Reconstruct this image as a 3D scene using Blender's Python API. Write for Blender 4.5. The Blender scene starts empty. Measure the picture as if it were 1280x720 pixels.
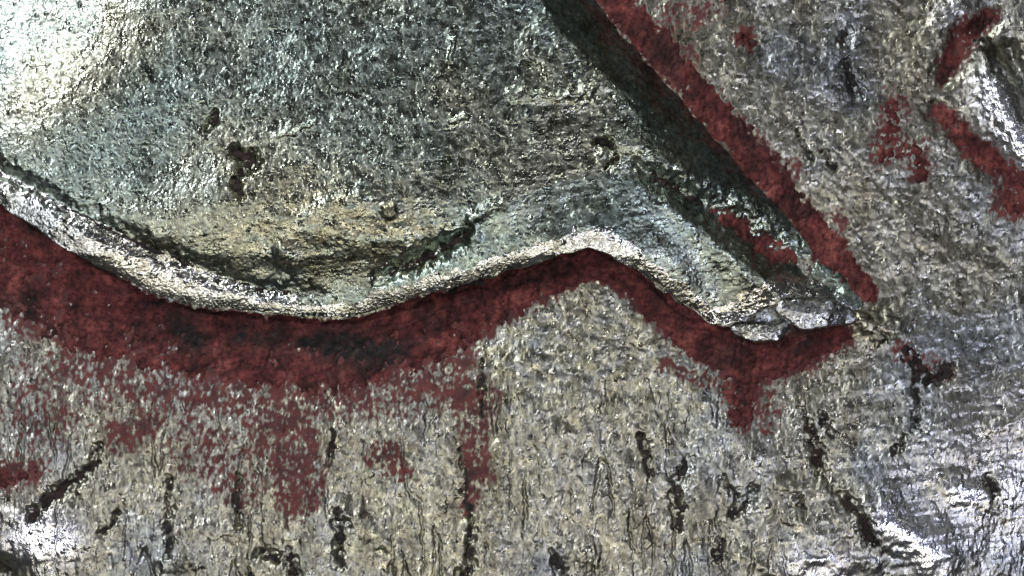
import bpy, math
import numpy as np

# ------------------------------------------------------------------ camera, light, exposure
# 1 Blender unit stands for 1 mm; the view is about 12.8 mm wide (a microscope close-up).
sc = bpy.context.scene
sc.unit_settings.system = 'METRIC'
sc.unit_settings.scale_length = 0.001
CAM_H = 40.0
cam_d = bpy.data.cameras.new('camera')
cam = bpy.data.objects.new('camera', cam_d)
sc.collection.objects.link(cam)
cam.location = (0, 0, CAM_H)
cam_d.sensor_width = 36.0
cam_d.lens = 36.0 * CAM_H / 12.8
cam_d.clip_start = 0.1
cam_d.clip_end = 500
cam_d.dof.use_dof = True
cam_d.dof.focus_distance = CAM_H - 0.45
cam_d.dof.aperture_fstop = 0.15
sc.camera = cam

world = bpy.data.worlds.new('World')
sc.world = world
world.use_nodes = True
bg = world.node_tree.nodes['Background']
bg.inputs[0].default_value = (0.90, 0.95, 1.0, 1)
bg.inputs[1].default_value = 0.05

# the ring of small LEDs round the microscope's lens: (direction, elevation in degrees, watts, colour)
LEDS = [
    (150, 50, 2100, (0.90, 0.91, 1.00)),
    (200, 60, 360, (0.92, 0.95, 1.00)),
    (225, 60, 290, (0.96, 0.96, 1.00)),
    (250, 60, 290, (1.00, 0.95, 0.84)),
    (275, 60, 290, (1.00, 0.95, 0.82)),
    (300, 60, 290, (1.00, 0.96, 0.90)),
    (325, 62, 900, (0.74, 0.76, 1.00)),
    (20, 46, 80, (1.00, 0.97, 0.95)),
    (70, 42, 260, (1.00, 0.99, 0.97)),
    (112, 34, 2100, (0.92, 0.98, 1.00)),
]
for ang, elev, watts, col in LEDS:
    ld = bpy.data.lights.new('ring_led', 'AREA')
    ld.shape = 'DISK'
    ld.size = 2.0 if ang < 180 else 4.0
    ld.energy = watts
    ld.color = col
    lo = bpy.data.objects.new('ring_led', ld)
    sc.collection.objects.link(lo)
    a = math.radians(ang)
    e = math.radians(elev)
    p = (25 * math.cos(e) * math.cos(a), 25 * math.cos(e) * math.sin(a), 25 * math.sin(e))
    lo.location = p
    from mathutils import Vector
    lo.rotation_euler = (-Vector(p)).to_track_quat('-Z', 'Y').to_euler()

sc.view_settings.view_transform = 'Standard'
sc.view_settings.look = 'None'
sc.view_settings.exposure = 0.12
sc.view_settings.gamma = 1.0
sc.cycles.use_denoising = True
sc.cycles.max_bounces = 4
sc.cycles.sample_clamp_indirect = 4

# ------------------------------------------------------------------ noise helpers
rng = np.random.default_rng(7)
TAB = rng.random((8, 256, 256)).astype(np.float32)

def h2(ix, iy, k):
    return TAB[k % 8, (ix + 37 * k) & 255, (iy + 91 * k) & 255]

def perlin(x, y, seed=0):
    ix = np.floor(x).astype(np.int32); iy = np.floor(y).astype(np.int32)
    fx = (x - ix).astype(np.float32); fy = (y - iy).astype(np.float32)
    u = fx * fx * fx * (fx * (fx * 6 - 15) + 10)
    v = fy * fy * fy * (fy * (fy * 6 - 15) + 10)
    def g(ox, oy):
        a = h2(ix + ox, iy + oy, seed) * 6.2831853
        return np.cos(a) * (fx - ox) + np.sin(a) * (fy - oy)
    n0 = g(0, 0); n1 = g(1, 0); n2 = g(0, 1); n3 = g(1, 1)
    a = n0 + u * (n1 - n0); b = n2 + u * (n3 - n2)
    return (a + v * (b - a)) * 1.5

def fbm(x, y, sx, sy=None, octv=3, seed=0):
    sy = sy or sx
    out = 0; amp = 1.0; f = 1.0
    for o in range(octv):
        out = out + amp * perlin(x * f / sx, y * f / sy, seed + o * 3)
        amp *= 0.5; f *= 2.03
    return out

def grains(x, y, sx, sy, seed, tilt=0.8, dome=0.8, rot=0.0):
    """a mosaic of little metal grains, each one tilted its own way"""
    c, sn = math.cos(rot), math.sin(rot)
    u = (x * c + y * sn) / sx; v = (y * c - x * sn) / sy
    ix = np.floor(u).astype(np.int32); iy = np.floor(v).astype(np.int32)
    best = np.full(u.shape, 9.0, np.float32)
    bdx = np.zeros(u.shape, np.float32); bdy = bdx.copy(); ra = bdx.copy(); rb = bdx.copy()
    for ox in (-1, 0, 1):
        for oy in (-1, 0, 1):
            cx = ix + ox; cy = iy + oy
            dx = (u - cx - h2(cx, cy, seed)).astype(np.float32)
            dy = (v - cy - h2(cx, cy, seed + 1)).astype(np.float32)
            d = dx * dx + dy * dy
            m = d < best
            best = np.where(m, d, best)
            bdx = np.where(m, dx, bdx); bdy = np.where(m, dy, bdy)
            ra = np.where(m, h2(cx, cy, seed + 2), ra); rb = np.where(m, h2(cx, cy, seed + 3), rb)
    return tilt * ((ra - .5) * 2 * bdx + (rb - .5) * 2 * bdy) + dome * (0.35 - best) + 0.5 * (ra * rb - .25)

def sstep(a, b, x):
    t = np.clip((x - a) / (b - a), 0, 1)
    return t * t * (3 - 2 * t)

# ------------------------------------------------------------------ the grid (in 1/100 mm)
def axis(a, b, step, far):
    inner = np.arange(a, b + step * .5, step)
    out = [0.0]; s = step
    while out[-1] < far:
        s *= 1.16; out.append(out[-1] + s)
    o = np.array(out[1:])
    return np.concatenate([a - o[::-1], inner, inner[-1] + o])

xs = axis(-24, 1304, 1.2, 520)
ys = axis(-24, 744, 1.2, 520)
X, Y = np.meshgrid(xs, ys)
X = X.astype(np.float32); Y = Y.astype(np.float32)
NY, NX = X.shape

def polydist(x, y, pts):
    """distance to a polyline plus its interpolated extra values"""
    pts = np.asarray(pts, np.float32)
    best = np.full(x.shape, 1e9, np.float32)
    ex = [np.zeros(x.shape, np.float32) for _ in range(pts.shape[1] - 2)]
    if len(pts) == 1:
        pts = np.concatenate([pts, pts + np.array([[0.5] + [0] * (pts.shape[1] - 1)], np.float32)])
    for a, b in zip(pts[:-1], pts[1:]):
        vx, vy = b[0] - a[0], b[1] - a[1]
        L = vx * vx + vy * vy + 1e-9
        t = np.clip(((x - a[0]) * vx + (y - a[1]) * vy) / L, 0, 1)
        d = (x - a[0] - t * vx) ** 2 + (y - a[1] - t * vy) ** 2
        m = d < best
        best = np.where(m, d, best)
        for k in range(len(ex)):
            ex[k] = np.where(m, a[2 + k] + t * (b[2 + k] - a[2 + k]), ex[k])
    return np.sqrt(best), ex

def window(pts, pad):
    p = np.asarray(pts, np.float32)
    i0 = max(0, np.searchsorted(xs, p[:, 0].min() - pad) - 1); i1 = min(NX, np.searchsorted(xs, p[:, 0].max() + pad) + 1)
    j0 = max(0, np.searchsorted(ys, p[:, 1].min() - pad) - 1); j1 = min(NY, np.searchsorted(ys, p[:, 1].max() + pad) + 1)
    return slice(j0, j1), slice(i0, i1)

WX = fbm(X, Y, 14, octv=2, seed=11) * 4 + fbm(X, Y, 45, octv=1, seed=17) * 4
WY = fbm(X, Y, 14, octv=2, seed=13) * 4 + fbm(X, Y, 45, octv=1, seed=19) * 4

FXW = fbm(X, Y, 7, octv=2, seed=14) * 3.2
FYW = fbm(X, Y, 7, octv=2, seed=16) * 3.2

def at_height(pts, z):
    """points picked in the photograph, moved to where they lie at height z above the field"""
    k = 1 - z / 100 / CAM_H
    return [(640 + (p[0] - 640) * k, 360 + (p[1] - 360) * k) + tuple(p[2:]) for p in pts]

def stroke(Z, pts, z=0, warp=1.0, power=2.0, fine=0.0):
    """add a ridge (amp > 0) or a groove (amp < 0); pts = (x, y, half width, amp)"""
    pts = at_height(pts, z)
    wmax = max(p[2] for p in pts)
    s = window(pts, wmax * 2.6 + 8)
    d, (w, amp) = polydist(X[s] + warp * WX[s] + fine * FXW[s], Y[s] + warp * WY[s] + fine * FYW[s], pts)
    Z[s] += amp * np.exp(-(d / w) ** power)

def strokes_mask(pts_list, s, warp=1.0):
    m = np.zeros(X[s].shape, np.float32)
    for pts in pts_list:
        d, (w, amp) = polydist(X[s] + warp * WX[s], Y[s] + warp * WY[s], pts)
        m = np.maximum(m, amp * (1 - sstep(0.3, 1.4, d / w)))
    return m

# ------------------------------------------------------------------ the field round the figure
WORN_GLARE = np.zeros(X.shape, np.float32)                     # spots rubbed smooth and shiny, with highlight painted into their colour
for p in [[(35, 672, 30, 1), (75, 676, 28, 1)], [(1235, 110, 20, 1), (1255, 160, 24, 1), (1285, 200, 26, 1)], [(1110, 650, 20, 1), (1160, 700, 24, 1)],
          [(1000, 705, 24, .5), (1050, 715, 20, .5)], [(1205, 620, 26, .8)], [(1200, 15, 26, .6)], [(1270, 600, 60, .5)], [(1150, 660, 60, .25), (1290, 640, 80, .35)], [(1150, 590, 40, .2), (1280, 500, 50, .25)]]:
    s_ = window(p, 90)
    d_, (w_, a_) = polydist(X[s_] + WX[s_], Y[s_] + WY[s_], p)
    WORN_GLARE[s_] = np.maximum(WORN_GLARE[s_], a_ * np.exp(-(d_ / w_) ** 2))
F = fbm(X, Y, 210, octv=2, seed=1) * 5 + fbm(X, Y, 60, 80, octv=2, seed=4) * 2.2
low = sstep(400, 520, Y)                                  # below the lip the metal is drawn out downwards
F += (1 - .85 * WORN_GLARE) * low * (1 - .8 * sstep(900, 1020, X)) * fbm(X + .06 * (Y - 500), Y, 13, 60, octv=2, seed=21) * 1.3
bands = sstep(560, 680, Y) * 0.6 + sstep(900, 1080, X) * sstep(380, 470, Y)
F += (1 - .6 * WORN_GLARE) * np.clip(bands, 0, 1) * fbm(X - .16 * Y, Y + .16 * X, 150, 12, octv=2, seed=25) * .55
F += (1 - .85 * WORN_GLARE) * fbm(X, Y, 24, octv=2, seed=28) * (1.2 - .3 * low)
# broad swells and hollows
for p in [
    [(-20, 668, 42, 7), (50, 664, 44, 7), (110, 668, 36, 4)],
    [(-30, 725, 30, -22), (8, 718, 20, -16)],
    [(1140, 600, 120, 14), (1300, 560, 130, 16)],
    [(950, 700, 60, 9), (1030, 690, 60, 9)],
    [(1090, 650, 34, 6), (1180, 690, 38, 7)],
    [(1200, 20, 26, 10), (1150, 60, 30, 6)],
    [(1228, 70, 20, 14), (1248, 120, 30, 19), (1285, 190, 38, 20), (1330, 260, 40, 18)],
    [(1262, 60, 10, -16), (1282, 110, 14, -24), (1310, 160, 18, -24)],
    [(1172, 140, 16, -9), (1220, 180, 18, -13), (1275, 235, 18, -12)],
    [(1240, 20, 16, -9), (1195, 50, 15, -12), (1180, 95, 12, -8)],
    [(780, 130, 60, -4), (1050, 330, 60, -5)],
    [(1120, 410, 14, 8), (1075, 400, 14, 12), (1100, 420, 10, 7)],
    [(1000, 455, 40, -3), (960, 460, 40, -4)],
    [(200, 395, 60, -3), (420, 440, 60, -5), (600, 400, 40, -3)],
    [(0, 470, 40, 7), (70, 500, 40, 8)],
    [(20, 600, 60, 7), (60, 560, 40, 6)],
]:
    stroke(F, p)
for p in [   # long low ridges drawn across the lower right, and short lit lips above the cracks
    [(1010, 700, 8, 5), (1090, 705, 9, 5)],
    [(1100, 640, 17, 5), (1150, 690, 20, 6), (1175, 740, 18, 6)], [(1000, 715, 15, 5), (1050, 728, 15, 5)],
    [(930, 690, 6, 5), (975, 725, 7, 6)],
    [(1230, 535, 7, 5), (1290, 520, 7, 5)],
    [(1030, 490, 7, 3), (1120, 478, 8, 4)],
    [(240, 660, 10, 5), (300, 668, 9, 4)],
    [(430, 640, 10, 6), (455, 660, 12, 7), (490, 685, 8, 4)],
    [(205, 705, 9, 6), (245, 700, 9, 5)],
    [(700, 690, 9, 6), (735, 690, 9, 5)],
    [(970, 608, 6, 4), (1028, 610, 7, 5)],
    [(985, 650, 6, 5), (1000, 655, 5, 4)],
    [(10, 645, 8, 4), (60, 655, 9, 4)],
    [(1130, 180, 5, 4), (1200, 175, 6, 5), (1240, 170, 5, 3)],
    [(1190, 610, 14, 8), (1230, 630, 16, 8)],
]:
    p = [(x, y, w * 1.15, a * .55) for x, y, w, a in p]
    stroke(F, p)

CRACKS = [   # (x, y, half width)
    [(124, 560, 4), (112, 585, 6), (84, 612, 8), (36, 646, 7)],
    [(210, 596, 3), (211, 640, 4), (213, 692, 4)],
    [(300, 596, 3), (296, 625, 5), (302, 662, 4)],
    [(416, 540, 3), (413, 585, 4)],
    [(418, 640, 5), (428, 662, 6), (426, 706, 5)],
    [(578, 560, 3), (580, 610, 4), (590, 660, 5), (582, 724, 6)],
    [(603, 452, 3), (601, 520, 3)],
    [(803, 545, 5), (808, 570, 6), (812, 596, 3)],
    [(858, 578, 5), (850, 600, 7), (846, 640, 7), (843, 664, 4)],
    [(1000, 508, 3), (1014, 545, 5), (1024, 588, 8)],
    [(944, 612, 5), (916, 644, 6)], [(902, 600, 5), (922, 618, 5)],
    [(1138, 450, 4), (1143, 500, 4), (1143, 532, 5)], [(1132, 546, 4), (1118, 572, 3)],
    [(1188, 462, 9), (1176, 472, 10)],
    [(1048, 612, 5), (1072, 640, 7), (1088, 672, 9)],
    [(902, 676, 4), (898, 702, 4)],
    [(330, 690, 8), (346, 696, 8)], [(362, 692, 5), (366, 716, 6)],
    [(692, 690, 4), (704, 716, 5)],
    [(1232, 596, 5), (1240, 628, 5)],
    [(1060, 42, 6), (1056, 52, 8)], [(1056, 82, 5), (1068, 106, 6), (1082, 116, 4)],
    [(1000, 162, 3), (1010, 206, 3)], [(1030, 188, 3), (1044, 214, 4)],
    [(935, 52, 8)],
    [(1030, 515, 4), (1040, 545, 4)],
    [(150, 640, 3), (128, 662, 4)],
    [(1003, 640, 4), (998, 620, 3)],
]
for c in CRACKS:
    stroke(F, [(x, y, w * 1.0, -2.6 - .7 * w) for x, y, w in c], warp=1.3, fine=1.0)
n1 = perlin((X + WX * .8) / 24, Y / 240, 36)
FISS = np.exp(-(n1 / .055) ** 2) * sstep(.0, .45, fbm(X, Y, 80, 130, octv=2, seed=38) + .14) * sstep(455, 560, Y) * (1 - .9 * sstep(900, 1040, X))
F -= 4.2 * FISS
F0 = F.copy()
gsel = low[..., None] if False else low
G1 = grains(X + WX * .3, Y + WY * .3, 7.4, 7.0, 2, 1.0, 1.0, .55)
G2 = grains(X + .05 * Y + WX * .3, Y + WY * .3, 4.4, 10.5, 5, 1.0, 1.0, .06)
coarse = grains(X + WX * .5, Y + WY * .5, 13, 15, 3, 1.0, .7, 1.1)
F += (1 - .85 * WORN_GLARE) * ((.68 * G1 * (1 - low) + .68 * G2 * low) + .5 * coarse)

# ------------------------------------------------------------------ the raised figure
LIP = [(-900, -230), (-400, 10), (-150, 168), (0, 262), (40, 286), (90, 320), (140, 357), (190, 384), (240, 398), (300, 403),
       (360, 409), (410, 413), (442, 411), (475, 402), (520, 386), (570, 372), (620, 356), (670, 338), (705, 324), (737, 314),
       (760, 322), (790, 343), (820, 367), (850, 393), (880, 411), (905, 417), (932, 406), (958, 388), (1000, 374),
       (1050, 378), (1100, 402), (1250, 500), (1800, 900)]
FOOT = [(200, -700), (420, -420), (640, -150), (754, 0), (844, 100), (922, 190), (992, 272), (1058, 350), (1105, 398), (1250, 560), (1500, 900)]
LIPW = at_height(LIP, 56); FOOTW = at_height(FOOT, 0)
wx = fbm(X, Y, 30, octv=2, seed=31) * 3
wy = fbm(X, Y, 30, octv=2, seed=33) * 3
d_lip, _ = polydist(X + wx, Y + wy, LIPW)
lx = np.array(LIPW); fx_ = np.array(FOOTW)
inside_lip = (Y + wy) < np.interp(X + wx, lx[:, 0], lx[:, 1])
d_lip = np.where(inside_lip, d_lip, -d_lip)
d_foot, _ = polydist(X + wx, Y + wy, FOOTW)
inside_foot = (X + wx) < np.interp(Y + wy, fx_[:, 1], fx_[:, 0])
d_foot = np.where(inside_foot, d_foot, -d_foot)
s_lip = np.interp(X, [-200, 700, 800, 880, 960, 1050, 1110], [1, 1, .9, .72, .55, .36, .2])
lowp = np.interp(d_lip, [-30, -3, 0, 3, 6, 12, 20, 30, 60, 150, 420], [-60, -22, 14, 58.6, 59.4, 61.0, 63.2, 65.5, 67.5, 71.5, 78]) * s_lip
s_ft = np.interp(Y, [-100, 120, 230, 320, 390], [1.1, 1, .75, .5, .2])
rightp = np.interp(d_foot, [-30, -3, 0, 14, 45, 80, 112, 150, 400], [-60, -14, -2, 12, 48, 80, 96, 104, 111]) * s_ft
k = 7.0
hh = np.clip(.5 + .5 * (rightp - lowp) / k, 0, 1)
R = rightp * (1 - hh) + lowp * hh - k * hh * (1 - hh)
R = R.astype(np.float32)
body_w = sstep(20, 70, d_lip)
u = np.clip((130 - X) * .75 + (95 - Y) * .66, 0, None)
R -= body_w * .17 * (np.sqrt(u * u + 2500) - 50)                       # rolls away to the upper left
v_ = np.clip((X - 120) * .75 + (Y - 90) * .66, 0, 150)
R -= body_w * .07 * (np.sqrt(v_ * v_ + 900) - 30)
R += body_w * (fbm(X, Y, 170, octv=2, seed=41) * 3)
R += body_w * fbm(X - .12 * Y, Y + .12 * X, 130, 11, octv=2, seed=43) * .35   # faint wiping marks across
R += sstep(8, 34, d_lip) * fbm(X, Y, 26, octv=2, seed=45) * .55
for p in [
    [(-40, 190, 13, -10), (40, 234, 12, -10), (100, 266, 12, -7), (180, 306, 12, -7), (260, 340, 12, -6), (330, 362, 11, -6), (395, 368, 10, -4)],
    [(470, 348, 7, -8), (505, 333, 10, -17), (550, 311, 11, -19), (584, 289, 8, -10)],
    [(590, 300, 8, 6), (588, 275, 7, 6), (628, 255, 8, 4)],
    [(800, 208, 10, -6), (850, 238, 15, -20), (900, 266, 19, -26), (960, 304, 21, -24), (1015, 342, 18, -17), (1045, 362, 12, -8)],
    [(840, 255, 14, 4), (885, 292, 16, 7), (930, 330, 17, 8), (965, 356, 14, 6)],
    [(760, 172, 12, 4), (800, 185, 16, 6), (850, 215, 14, 4)],
    [(355, 315, 16, 7), (362, 325, 13, 5)],
    [(487, 264, 9, 5)], [(395, 262, 14, 3), (450, 250, 16, 3)], [(330, 270, 12, 2), (440, 300, 16, 4), (500, 296, 16, 4)],
    [(690, 22, 11, 1.5), (660, 60, 12, 1.5), (720, 120, 10, 2), (745, 108, 10, 2.5)],
    [(740, 190, 7, -3), (752, 180, 7, -4), (766, 190, 6, -4), (760, 210, 6, -3)],
    [(640, 120, 6, 2.5), (740, 118, 7, 4)],
    [(345, 172, 4, 2.5), (392, 156, 4, 3)], [(565, 149, 4, 4), (585, 145, 4, 4)], [(567, 50, 3, 4), (566, 75, 3, 3)],
]:
    stroke(R, p, z=60)
PITS = [
    [(268, 140, 3), (264, 152, 5), (258, 160, 4)],
    [(294, 187, 6), (304, 197, 6), (314, 192, 6), (316, 203, 8), (308, 208, 6)],
    [(300, 214, 5), (293, 226, 4), (296, 238, 6), (302, 244, 4)],
    [(745, 178, 4), (754, 174, 5), (764, 184, 3)], [(770, 200, 3), (757, 210, 3)],
    [(655, 78, 2.5), (662, 82, 2.5)],
]
for c in PITS:
    stroke(R, [(x, y, w * 1.2, -5 - 1.0 * w) for x, y, w in c], z=62, warp=.5, power=2.6, fine=.8)
R0 = R.copy()
gR = grains(X + WX * .3, Y + WY * .3, 4.4, 4.9, 4, 1.0, 1.0, .75)
R += sstep(0, 6, d_lip) * (.40 - .24 * (1 - sstep(16, 34, d_lip))) * gR + sstep(0, 6, d_lip) * .10 * coarse + .6 * G1 * sstep(8, 25, d_foot) * (1 - sstep(80, 130, d_foot)) * sstep(0, 20, d_lip)
# scattered beads of bright metal
for Zt, n, ok in ((R, 2200, (d_lip > 6) & (d_foot > 20)), (F, 1500, (d_lip < -40) | (d_foot < -50))):
    for _ in range(n):
        bx, by = rng.uniform(0, 1280), rng.uniform(0, 720)
        i = int(np.searchsorted(xs, bx)); j = int(np.searchsorted(ys, by))
        if not ok[j, i]:
            continue
        r = rng.uniform(1.6, 3.0)
        s = (slice(max(0, j - 5), j + 6), slice(max(0, i - 5), i + 6))
        dd = ((X[s] - bx) ** 2 + (Y[s] - by) ** 2) / (r * r)
        Zt[s] += rng.uniform(.8, 1.8) * np.clip(1 - dd, 0, 1)

# the broken tip of the lip and the small lobe below it
def plateau(pts, z, soft=.26):
    pts = at_height(pts, z)
    Zt = np.full(X.shape, -90, np.float32)
    s = window(pts, 45)
    d, (w, h) = polydist(X[s] + .5 * WX[s], Y[s] + .5 * WY[s], pts)
    t = 1 - d / w
    Zt[s] = h * np.clip(t / soft, -3, 1) ** 1 * np.where(t > 0, 1, 1) + np.clip(t, 0, 1) * 4
    return Zt
T = plateau([(978, 384, 13, 31), (1004, 393, 25, 31), (1036, 392, 22, 30), (1060, 396, 14, 22)], 26)
B = plateau([(922, 412, 10, 12), (945, 417, 15, 15), (968, 416, 15, 15), (980, 408, 9, 12)], 16)
for Zt in (T, B):
    Zt += .7 * gR + .5 * coarse

# ------------------------------------------------------------------ materials
def nodes(name):
    m = bpy.data.materials.new(name); m.use_nodes = True
    nt = m.node_tree
    return m, nt, nt.nodes['Principled BSDF']

def noise(nt, scale, detail=3, rough=.55, stretch=None):
    tc = nt.nodes.new('ShaderNodeTexCoord'); n = nt.nodes.new('ShaderNodeTexNoise')
    n.inputs['Scale'].default_value = scale; n.inputs['Detail'].default_value = detail; n.inputs['Roughness'].default_value = rough
    if stretch:
        mp = nt.nodes.new('ShaderNodeMapping'); mp.inputs['Scale'].default_value = stretch
        nt.links.new(tc.outputs['Object'], mp.inputs['Vector']); nt.links.new(mp.outputs['Vector'], n.inputs['Vector'])
    else:
        nt.links.new(tc.outputs['Object'], n.inputs['Vector'])
    return n.outputs['Fac']

def ramp(nt, fac, stops):
    r = nt.nodes.new('ShaderNodeValToRGB')
    e = r.color_ramp.elements
    while len(e) < len(stops):
        e.new(.5)
    for el, (p, c) in zip(e, stops):
        el.position = p; el.color = c if len(c) == 4 else (*c, 1)
    nt.links.new(fac, r.inputs['Fac'])
    return r.outputs['Color']

def mix(nt, a, b, fac=None, kind='MIX', f=1.0):
    n = nt.nodes.new('ShaderNodeMix'); n.data_type = 'RGBA'; n.blend_type = kind
    n.inputs[0].default_value = f
    if fac is not None:
        nt.links.new(fac, n.inputs[0])
    for v, i in ((a, 6), (b, 7)):
        if isinstance(v, tuple):
            n.inputs[i].default_value = v
        else:
            nt.links.new(v, n.inputs[i])
    return n.outputs[2]

def bump(nt, bsdf, fac, strength, dist):
    b = nt.nodes.new('ShaderNodeBump')
    b.inputs['Strength'].default_value = strength; b.inputs['Distance'].default_value = dist
    nt.links.new(fac, b.inputs['Height']); nt.links.new(b.outputs['Normal'], bsdf.inputs['Normal'])

def attr(nt, name):
    n = nt.nodes.new('ShaderNodeAttribute'); n.attribute_name = name
    return n.outputs['Fac']

def metal(name, cols, rough, stretch=None, spread=.10, pep=.34):
    m, nt, b = nodes(name)
    big = ramp(nt, noise(nt, .55, 3), [(.36, cols[0]), (.5, cols[1]), (.64, cols[2])])
    big = mix(nt, big, (.45, .43, .29, 1), attr(nt, 'warm'))
    spk = ramp(nt, noise(nt, 17, 3, .7, stretch), [(.34, (pep, pep, pep)), (.5, (.82, .82, .82)), (.64, (1.2, 1.2, 1.2))])
    tar = ramp(nt, noise(nt, 2.6, 5, .65, stretch and (1, .35, 1)), [(.34, (.5, .48, .45)), (.5, (.95, .95, .95)), (.7, (1.12, 1.12, 1.12))])
    col = mix(nt, mix(nt, big, tar, kind='MULTIPLY'), spk, kind='MULTIPLY')
    col = mix(nt, col, (.78, .78, .82, 1), attr(nt, 'worn'))  # whitens the rubbed spots, painting in part of their glare
    redn = ramp(nt, noise(nt, 5, 3), [(.3, (.040, .012, .010)), (.7, (.14, .032, .026))])
    st = attr(nt, 'stain')
    col = mix(nt, col, redn, st)
    nt.links.new(col, b.inputs['Base Color'])
    inv = nt.nodes.new('ShaderNodeMath'); inv.operation = 'SUBTRACT'; inv.inputs[0].default_value = 1.0
    nt.links.new(st, inv.inputs[1])
    nt.links.new(inv.outputs[0], b.inputs['Metallic'])
    rr = ramp(nt, noise(nt, 9, 2), [(.35, (rough - spread * .8,) * 3), (.65, (rough + spread * 1.2,) * 3)])
    rr = mix(nt, rr, (.20, .20, .20, 1), attr(nt, 'worn'))
    nt.links.new(mix(nt, rr, (.75, .75, .75, 1), st), b.inputs['Roughness'])
    bump(nt, b, noise(nt, 30, 2, .6, stretch), .7, .011)
    return m

M_field = metal('aged_silver_field', [(.38, .36, .27), (.39, .38, .31), (.37, .39, .39)], .34, (1, .5, 1), pep=.5)
M_body = metal('grey_silver_figure', [(.31, .385, .35), (.35, .40, .345), (.40, .405, .31)], .24, pep=.45)
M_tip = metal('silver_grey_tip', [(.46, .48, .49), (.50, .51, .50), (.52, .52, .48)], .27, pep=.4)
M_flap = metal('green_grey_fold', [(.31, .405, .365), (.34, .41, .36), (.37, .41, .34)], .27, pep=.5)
M_lip = metal('highlit_silver_lip', [(.70, .73, .74), (.72, .73, .68), (.73, .71, .62)], .16, spread=.07, pep=.5)  # lightened version of the figure's metal: the lip's highlight is partly painted

def dull(name, stops, scale, rough=.85, spec=.25, bs=.5, blotch=False):
    m, nt, b = nodes(name)
    c = ramp(nt, noise(nt, scale, 4, .65), stops)
    c = mix(nt, c, ramp(nt, noise(nt, 14, 3, .7), [(.36, (.45, .42, .42)), (.55, (1, 1, 1)), (.68, (1.35, 1.3, 1.3))]), kind='MULTIPLY')
    if blotch:
        c = mix(nt, c, ramp(nt, noise(nt, 1.3, 3), [(.38, (.55, .75, .75)), (.5, (1, 1, 1)), (.63, (1.3, 1.5, 1.45))]), kind='MULTIPLY')
        c = mix(nt, c, ramp(nt, noise(nt, 9, 4, .7), [(.36, (.007, .006, .006)), (.55, (.022, .017, .016)), (.7, (.055, .042, .038))]), attr(nt, 'blotch'))
    nt.links.new(c, b.inputs['Base Color'])
    b.inputs['Roughness'].default_value = rough
    b.inputs['Specular IOR Level'].default_value = spec
    bump(nt, b, noise(nt, 22, 3, .65), bs, .03)
    return m
M_red = dull('dried_red_residue', [(.30, (.024, .009, .008)), (.5, (.10, .024, .022)), (.72, (.22, .060, .050))], 3.6, blotch=True)
M_black = dull('black_grime', [(.35, (.010, .009, .009)), (.65, (.035, .026, .022))], 6, .7, .3)
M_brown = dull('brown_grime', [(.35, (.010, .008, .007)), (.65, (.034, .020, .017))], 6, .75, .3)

# ------------------------------------------------------------------ mesh building
def layer(name, Z, keep, mat, parent, s=None, label=None, attrs=None, shift=None):
    """one mesh from a height layer; keep marks the grid cells it covers"""
    s = s or (slice(0, NY), slice(0, NX))
    x = X[s]; y = Y[s]; z = Z[s] if Z.shape == X.shape else Z
    ny, nx = x.shape
    jj, ii = np.nonzero(keep)
    if len(jj) < 3:
        return None
    a = jj * nx + ii
    quads = np.stack([a + nx, a + nx + 1, a + 1, a], 1)
    used, inv = np.unique(quads.ravel(), return_inverse=True)
    co = np.stack([(x.ravel()[used] - 640) / 100, (360 - y.ravel()[used]) / 100, z.ravel()[used] / 100], 1).astype(np.float32)
    if shift is not None:
        co[:, 0] += shift[0].ravel()[used] / 100; co[:, 1] -= shift[1].ravel()[used] / 100
    me = bpy.data.meshes.new(name)
    me.vertices.add(len(co)); me.vertices.foreach_set('co', co.ravel())
    n = len(quads)
    me.loops.add(n * 4); me.loops.foreach_set('vertex_index', inv.astype(np.int32))
    me.polygons.add(n)
    me.polygons.foreach_set('loop_start', np.arange(0, n * 4, 4, dtype=np.int32))
    me.polygons.foreach_set('use_smooth', np.ones(n, bool))
    me.update(calc_edges=True)
    for an, arr in (attrs or {}).items():
        at = me.attributes.new(an, 'FLOAT', 'POINT')
        at.data.foreach_set('value', arr.ravel()[used].astype(np.float32))
    me.materials.append(mat)
    o = bpy.data.objects.new(name, me)
    sc.collection.objects.link(o)
    o.parent = parent
    if label:
        o['label'] = label
    return o

def cells(c, how='any'):
    f = np.logical_or if how == 'any' else np.logical_and
    return f(f(c[:-1, :-1], c[1:, :-1]), f(c[:-1, 1:], c[1:, 1:]))

def biggest(keep):
    """only the largest connected piece of a cell mask"""
    par = []; runs = []; prev = []
    def find(a):
        while par[a] != a:
            par[a] = par[par[a]]; a = par[a]
        return a
    for j in range(keep.shape[0]):
        r = np.diff(np.concatenate([[0], keep[j].astype(np.int8), [0]]))
        cur = []
        for a, b in zip(np.nonzero(r == 1)[0], np.nonzero(r == -1)[0]):
            n = len(par); par.append(n); runs.append((j, a, b)); cur.append((a, b, n))
            for c, d, m in prev:
                if c < b and a < d:
                    par[find(m)] = find(n)
        prev = cur
    size = {}
    for n, (j, a, b) in enumerate(runs):
        size[find(n)] = size.get(find(n), 0) + b - a
    top = max(size, key=size.get)
    out = np.zeros_like(keep)
    for n, (j, a, b) in enumerate(runs):
        if find(n) == top:
            out[j, a:b] = True
    return out

root = bpy.data.objects.new('metal_relief', None)
sc.collection.objects.link(root)
root.location = (0, 0, 0)
root['label'] = 'worn silvery metal relief with a raised lobed figure and red residue in its recesses'
root['category'] = 'metal relief'

MET = np.maximum(np.maximum(F, np.where((np.abs(d_lip) < 12) & (X < 920) & (d_foot > 30), -99, R)), np.maximum(T, B))      # the bare metal everywhere
SMO = np.maximum(F0, np.where(R > F - 6, R0, -99))

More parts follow.
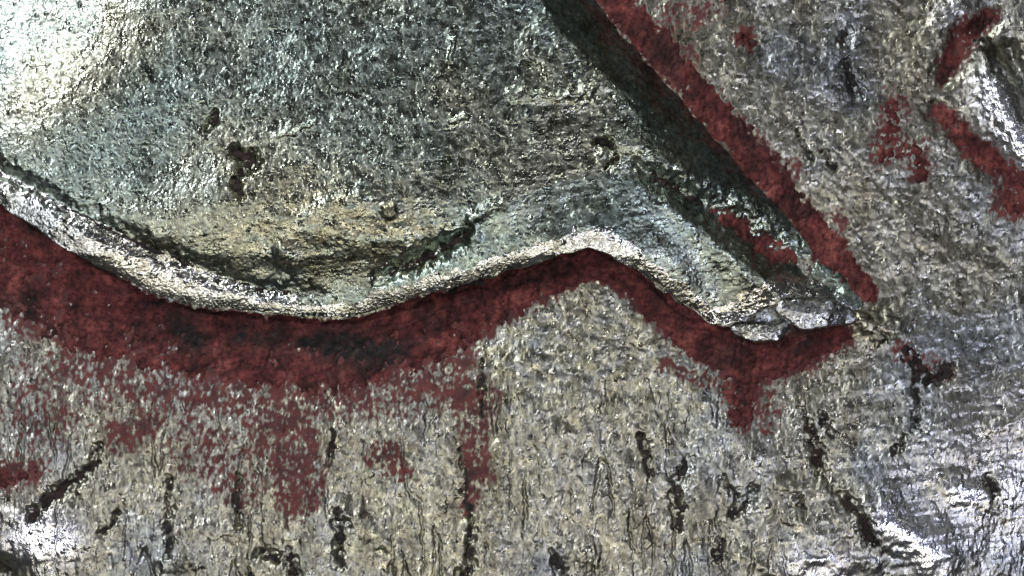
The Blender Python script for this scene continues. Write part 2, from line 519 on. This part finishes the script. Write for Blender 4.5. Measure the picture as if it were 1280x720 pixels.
# thin red film that has soaked into the metal round the thick residue, and yellow tarnish
FULL = (slice(0, NY), slice(0, NX))
RED_BELOW = [
    [(-60, 300, 44, .9), (0, 330, 52, .9), (60, 365, 52, .9), (130, 405, 46, .9), (220, 430, 42, .9), (320, 448, 42, .9), (430, 452, 42, .9), (520, 432, 38, .9), (590, 400, 26, .9), (660, 365, 20, .9), (730, 335, 15, .9), (770, 345, 13, .9)],
    [(120, 440, 60, .55), (260, 480, 50, .6), (420, 480, 40, .66), (560, 465, 42, .7), (590, 500, 30, .66)],
    [(330, 500, 40, .6), (365, 560, 40, .7), (372, 620, 32, .66)],
    [(150, 545, 20, .7), (185, 535, 18, .6)], [(480, 570, 24, .64), (500, 590, 14, .64)],
    [(590, 520, 20, .6), (600, 590, 18, .66), (585, 630, 12, .6)],
    [(60, 500, 60, .45), (10, 560, 40, .4)], [(250, 545, 50, .45), (300, 600, 40, .45)],
]
RED_BELOW.append([(x, y + 7, 17, 1.05) for x, y in LIP if -200 < x < 745])
RED_TIP = [
    [(x, y + 6, 12, 1.05) for x, y in LIP if 735 < x < 910],
    [(760, 335, 13, 1), (800, 372, 15, 1), (850, 415, 17, 1), (905, 445, 24, 1), (950, 452, 30, 1.05), (1000, 438, 26, 1), (1050, 422, 16, 1)],
    [(930, 470, 32, .8), (925, 520, 18, .76)], [(950, 480, 26, .66), (958, 530, 16, .56)],
    [(830, 458, 9, .76), (870, 470, 10, .7), (910, 480, 12, .66)],
]
RED_BAND = [
    [(690, -80, 20, .84), (766, -2, 20, .84), (822, 62, 20, .84), (868, 112, 19, .82), (914, 166, 19, .82), (952, 208, 20, .84), (986, 252, 20, .84), (1024, 300, 20, .84), (1058, 342, 17, .82), (1085, 366, 11, .8)],
    [(850, 20, 24, .5), (890, 15, 18, .45)], [(855, 70, 18, .6)], [(985, 215, 18, .55)], [(1040, 280, 20, .55)],
]
RED_RIDGE = [[(1178, 142, 13, .82), (1215, 180, 15, .82), (1255, 215, 13, .82), (1300, 250, 13, .82)], [(1140, 190, 20, .56), (1150, 215, 14, .58)]]
RED_HOOK = [[(1240, 20, 10, .8), (1205, 40, 15, .82), (1192, 70, 13, .82), (1178, 100, 8, .8)]]
STAIN = np.zeros(X.shape, np.float32)
for grp, grow in ((RED_BELOW, 1.35), (RED_TIP, 1.3), (RED_BAND, 1.45), (RED_RIDGE, 1.5), (RED_HOOK, 1.5), ([[(1130, 440, 18, .5), (1185, 468, 14, .5)], [(0, 598, 20, .7), (50, 588, 16, .6)],
                  [(1120, 130, 20, .5), (1105, 190, 24, .5)], [(930, 45, 14, .8)], [(1262, 252, 24, .8), (1310, 262, 24, .8)]], 1.3)):
    g2 = [[(x, y, w * grow, a) for x, y, w, a in p] for p in grp]
    s_ = window([q for p in g2 for q in p], 110)
    STAIN[s_] = np.maximum(STAIN[s_], strokes_mask(g2, s_, .8))
STAIN = sstep(.24, .62, STAIN * 1.0 - .30 * (G2 * low + G1 * (1 - low)) + (.32 * fbm(X, Y, 18, 30, octv=2, seed=71) + .5 * fbm(X, Y, 5, 8, octv=2, seed=72)) * np.clip(STAIN * 2, 0, 1))
WARM = np.zeros(X.shape, np.float32)
for p in [[(330, 290, 70, .8), (420, 280, 80, 1), (500, 290, 60, .9)], [(250, 390, 20, .4), (440, 395, 30, .6), (560, 355, 26, .5), (730, 305, 20, .4)],
          [(650, 450, 130, .8), (820, 450, 120, .7)], [(470, 640, 140, .5)]]:
    s_ = window(p, 200)
    d_, (w_, a_) = polydist(X[s_], Y[s_], p)
    WARM[s_] = np.maximum(WARM[s_], a_ * np.exp(-(d_ / w_) ** 2))
WARM = np.clip(WARM * (.8 + .8 * fbm(X, Y, 22, 14, octv=2, seed=75)), 0, 1)
ATT = {'stain': STAIN, 'warm': WARM, 'worn': WORN_GLARE}
ATR = {'stain': STAIN * 0, 'warm': WARM, 'worn': WORN_GLARE * 0}

# the lip overhangs: its foot is tucked in under the edge
gy_, gx_ = np.gradient(d_lip.astype(np.float32), ys, xs)
tuck = 30 * np.clip((60 * s_lip - 3.5 - R) / 60, 0, 1.2) * (np.abs(d_lip) < 14) * (1 - sstep(900, 960, X)) * (d_foot > 30)
UNDER = (tuck * gx_, tuck * gy_)
field = layer('background_field', F, cells((F > np.maximum(R, np.maximum(T, B)) - 8) | (np.abs(d_lip) < 46)), M_field, root,
              label='flat grainy silver ground with dark cracks around the raised figure', attrs=ATT)
CREASE = at_height([(-900, -330), (-40, 190), (40, 234), (100, 266), (180, 306), (260, 340), (330, 362), (400, 374), (440, 366), (475, 347), (520, 327),
          (586, 288), (640, 250), (700, 226), (760, 216), (820, 228), (900, 268), (960, 306), (1020, 346), (1120, 415), (1900, 900)], 55)
cr = np.array(CREASE)
is_lip = (Y > np.interp(X, cr[:, 0], cr[:, 1]))
kR = cells(R > F - 8)
lipc = is_lip[:-1, :-1]
k_body = biggest(kR & ~lipc)
body = layer('raised_body', R, k_body, M_body, root, label='broad smooth greenish grey swelling of the raised figure', attrs=ATR)
edge = (d_lip + 9 * fbm(X, Y, 24, octv=3, seed=91))[:-1, :-1] < np.interp(X, [0, 180, 420, 560, 860, 960], [42, 34, 34, 32, 30, 34])[:-1, :-1]
k_flap = biggest(kR & lipc & ~edge)
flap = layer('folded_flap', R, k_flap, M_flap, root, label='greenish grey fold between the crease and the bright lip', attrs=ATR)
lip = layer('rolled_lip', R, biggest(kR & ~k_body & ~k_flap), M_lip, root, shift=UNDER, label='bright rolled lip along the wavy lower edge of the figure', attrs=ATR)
tip = layer('hooked_tip', T, cells(T > np.maximum(F, R) - 8), M_tip, root, label='small bright hooked tip at the pointed end of the lip')
lobe = layer('small_lobe', B, cells(B > np.maximum(F, R) - 8), M_tip, root, label='small low lobe tucked under the lip beside the hooked tip')

# ------------------------------------------------------------------ grime in cracks and pits
def fill(name, base, pts, z, depth, mat, parent, wp=1.3):
    p3 = at_height([(x, y, w) for x, y, w in pts], z)
    s = window(p3, 26)
    d, (w,) = polydist(X[s] + wp * WX[s] + .9 * FXW[s], Y[s] + wp * WY[s] + .9 * FYW[s], p3)
    w = w * (.62 + .9 * fbm(X[s], Y[s], 17, octv=2, seed=61))
    w = np.maximum(w, .5)
    Zt = base[s] + (1 - sstep(.25, 1.3, d / w)) * depth - depth * .55 + 1.5 * fbm(X[s], Y[s], 6, octv=2, seed=3)
    Zt = Zt - np.clip(d / w - 1.6, 0, 9) * 4
    layer(name, Zt, cells(Zt > MET[s] - .6), mat, parent, s)

for i, c in enumerate(CRACKS):
    fill('crack_grime', F0, c, 0, 4.6, M_brown if i % 3 == 0 else M_black, field)
for c in PITS:
    fill('pit_grime', R0, c, 62, 4.6, M_brown, body, .5)

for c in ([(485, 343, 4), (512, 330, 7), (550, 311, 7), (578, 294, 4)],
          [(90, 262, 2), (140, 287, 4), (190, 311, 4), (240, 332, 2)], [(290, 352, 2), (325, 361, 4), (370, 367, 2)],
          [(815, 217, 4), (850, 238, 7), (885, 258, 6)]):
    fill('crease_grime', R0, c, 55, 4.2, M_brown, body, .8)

# ------------------------------------------------------------------ red residue
def residue(name, strokes, mat, parent=root, z=0, rise=4.2, label=None, pad=60, rag=.55, lift=0.0, base=None, core=None):
    base = SMO if base is None else base
    st = [at_height(p, z) for p in strokes]
    s = window([q for p in st for q in p], pad)
    m = strokes_mask([p for p in st if core is None or p[0][3] >= core], s)
    x, y = X[s], Y[s]
    m = m + (rag * fbm(x, y, 22, 30, octv=2, seed=51) + .35 * fbm(x, y, 6, 9, octv=2, seed=52)) * np.clip(m * 3, 0, 1) - np.where(m < .02, .6, 0)
    Zt = base[s] + (np.clip(m, -.6, 1.15) - .5) * rise + lift + 1.3 * fbm(x, y, 8, octv=3, seed=55) + .6 * coarse[s] + .25 * gR[s]
    o = layer(name, Zt.astype(np.float32), cells(Zt > MET[s] - .8), mat, parent, s, label, attrs={'blotch': BLOTCH[s]})
    return o

BLOTCH = np.zeros(X.shape, np.float32)                     # a few black blotches on the residue
for p in [[(375, 428, 14, .8), (430, 434, 22, .95), (490, 440, 16, .85)], [(228, 414, 14, .8), (250, 424, 14, .75)],
          [(300, 420, 12, .6), (350, 424, 12, .6)], [(1010, 425, 10, .5), (990, 440, 8, .5)]]:
    s_ = window(p, 80)
    d_, (w_, a_) = polydist(X[s_] + WX[s_], Y[s_] + WY[s_], p)
    BLOTCH[s_] = np.maximum(BLOTCH[s_], 1.25 * a_ * np.exp(-(d_ / (w_ * 1.12)) ** 2))
BLOTCH = np.clip(BLOTCH * (1 + .5 * fbm(X, Y, 14, octv=3, seed=81)), 0, 1)
foot_fill = np.maximum(F0, F0 + 5 * np.exp(-np.abs(d_lip) / 10) * (1 - sstep(1020, 1060, X)))
residue('red_residue', RED_BELOW, M_red, core=.85, rag=.6, label='wide patch of dull red residue below the lip, running down in streaks', base=foot_fill)
residue('red_residue', RED_TIP, M_red, core=.78, rag=.4, label='red residue under the pointed end of the lip with a short drip', base=foot_fill)
residue('red_residue', RED_BAND, M_red, core=.75, rag=.4, label='long straight band of red residue along the foot of the figure', base=F0 + 1.0)
residue('red_residue', RED_RIDGE, M_red, label='red residue beside the small pale ridge, short slanting streak')
residue('red_residue', RED_HOOK, M_red, label='red residue in a hooked hollow above the small pale ridge')
residue('red_residue', [[(895, 264, 9, .66), (930, 285, 13, .74), (975, 315, 15, .76), (1012, 336, 10, .66)]], M_red, z=30,
        label='short red streak lying in the groove between ridge and lip', base=R0, parent=root)
residue('red_residue', [[(1262, 252, 16, .9), (1310, 262, 18, 1)]], M_red)
residue('red_residue', [[(930, 45, 10, 1), (938, 56, 10, 1)]], M_red)
residue('brown_residue', [[(1130, 440, 12, .6), (1150, 470, 12, .6), (1185, 468, 12, .66)]], M_brown)
residue('red_residue', [[(0, 598, 16, .7), (40, 588, 12, .66)]], M_red)
residue('red_residue', [[(1120, 130, 12, .55), (1105, 190, 14, .56)]], M_red)
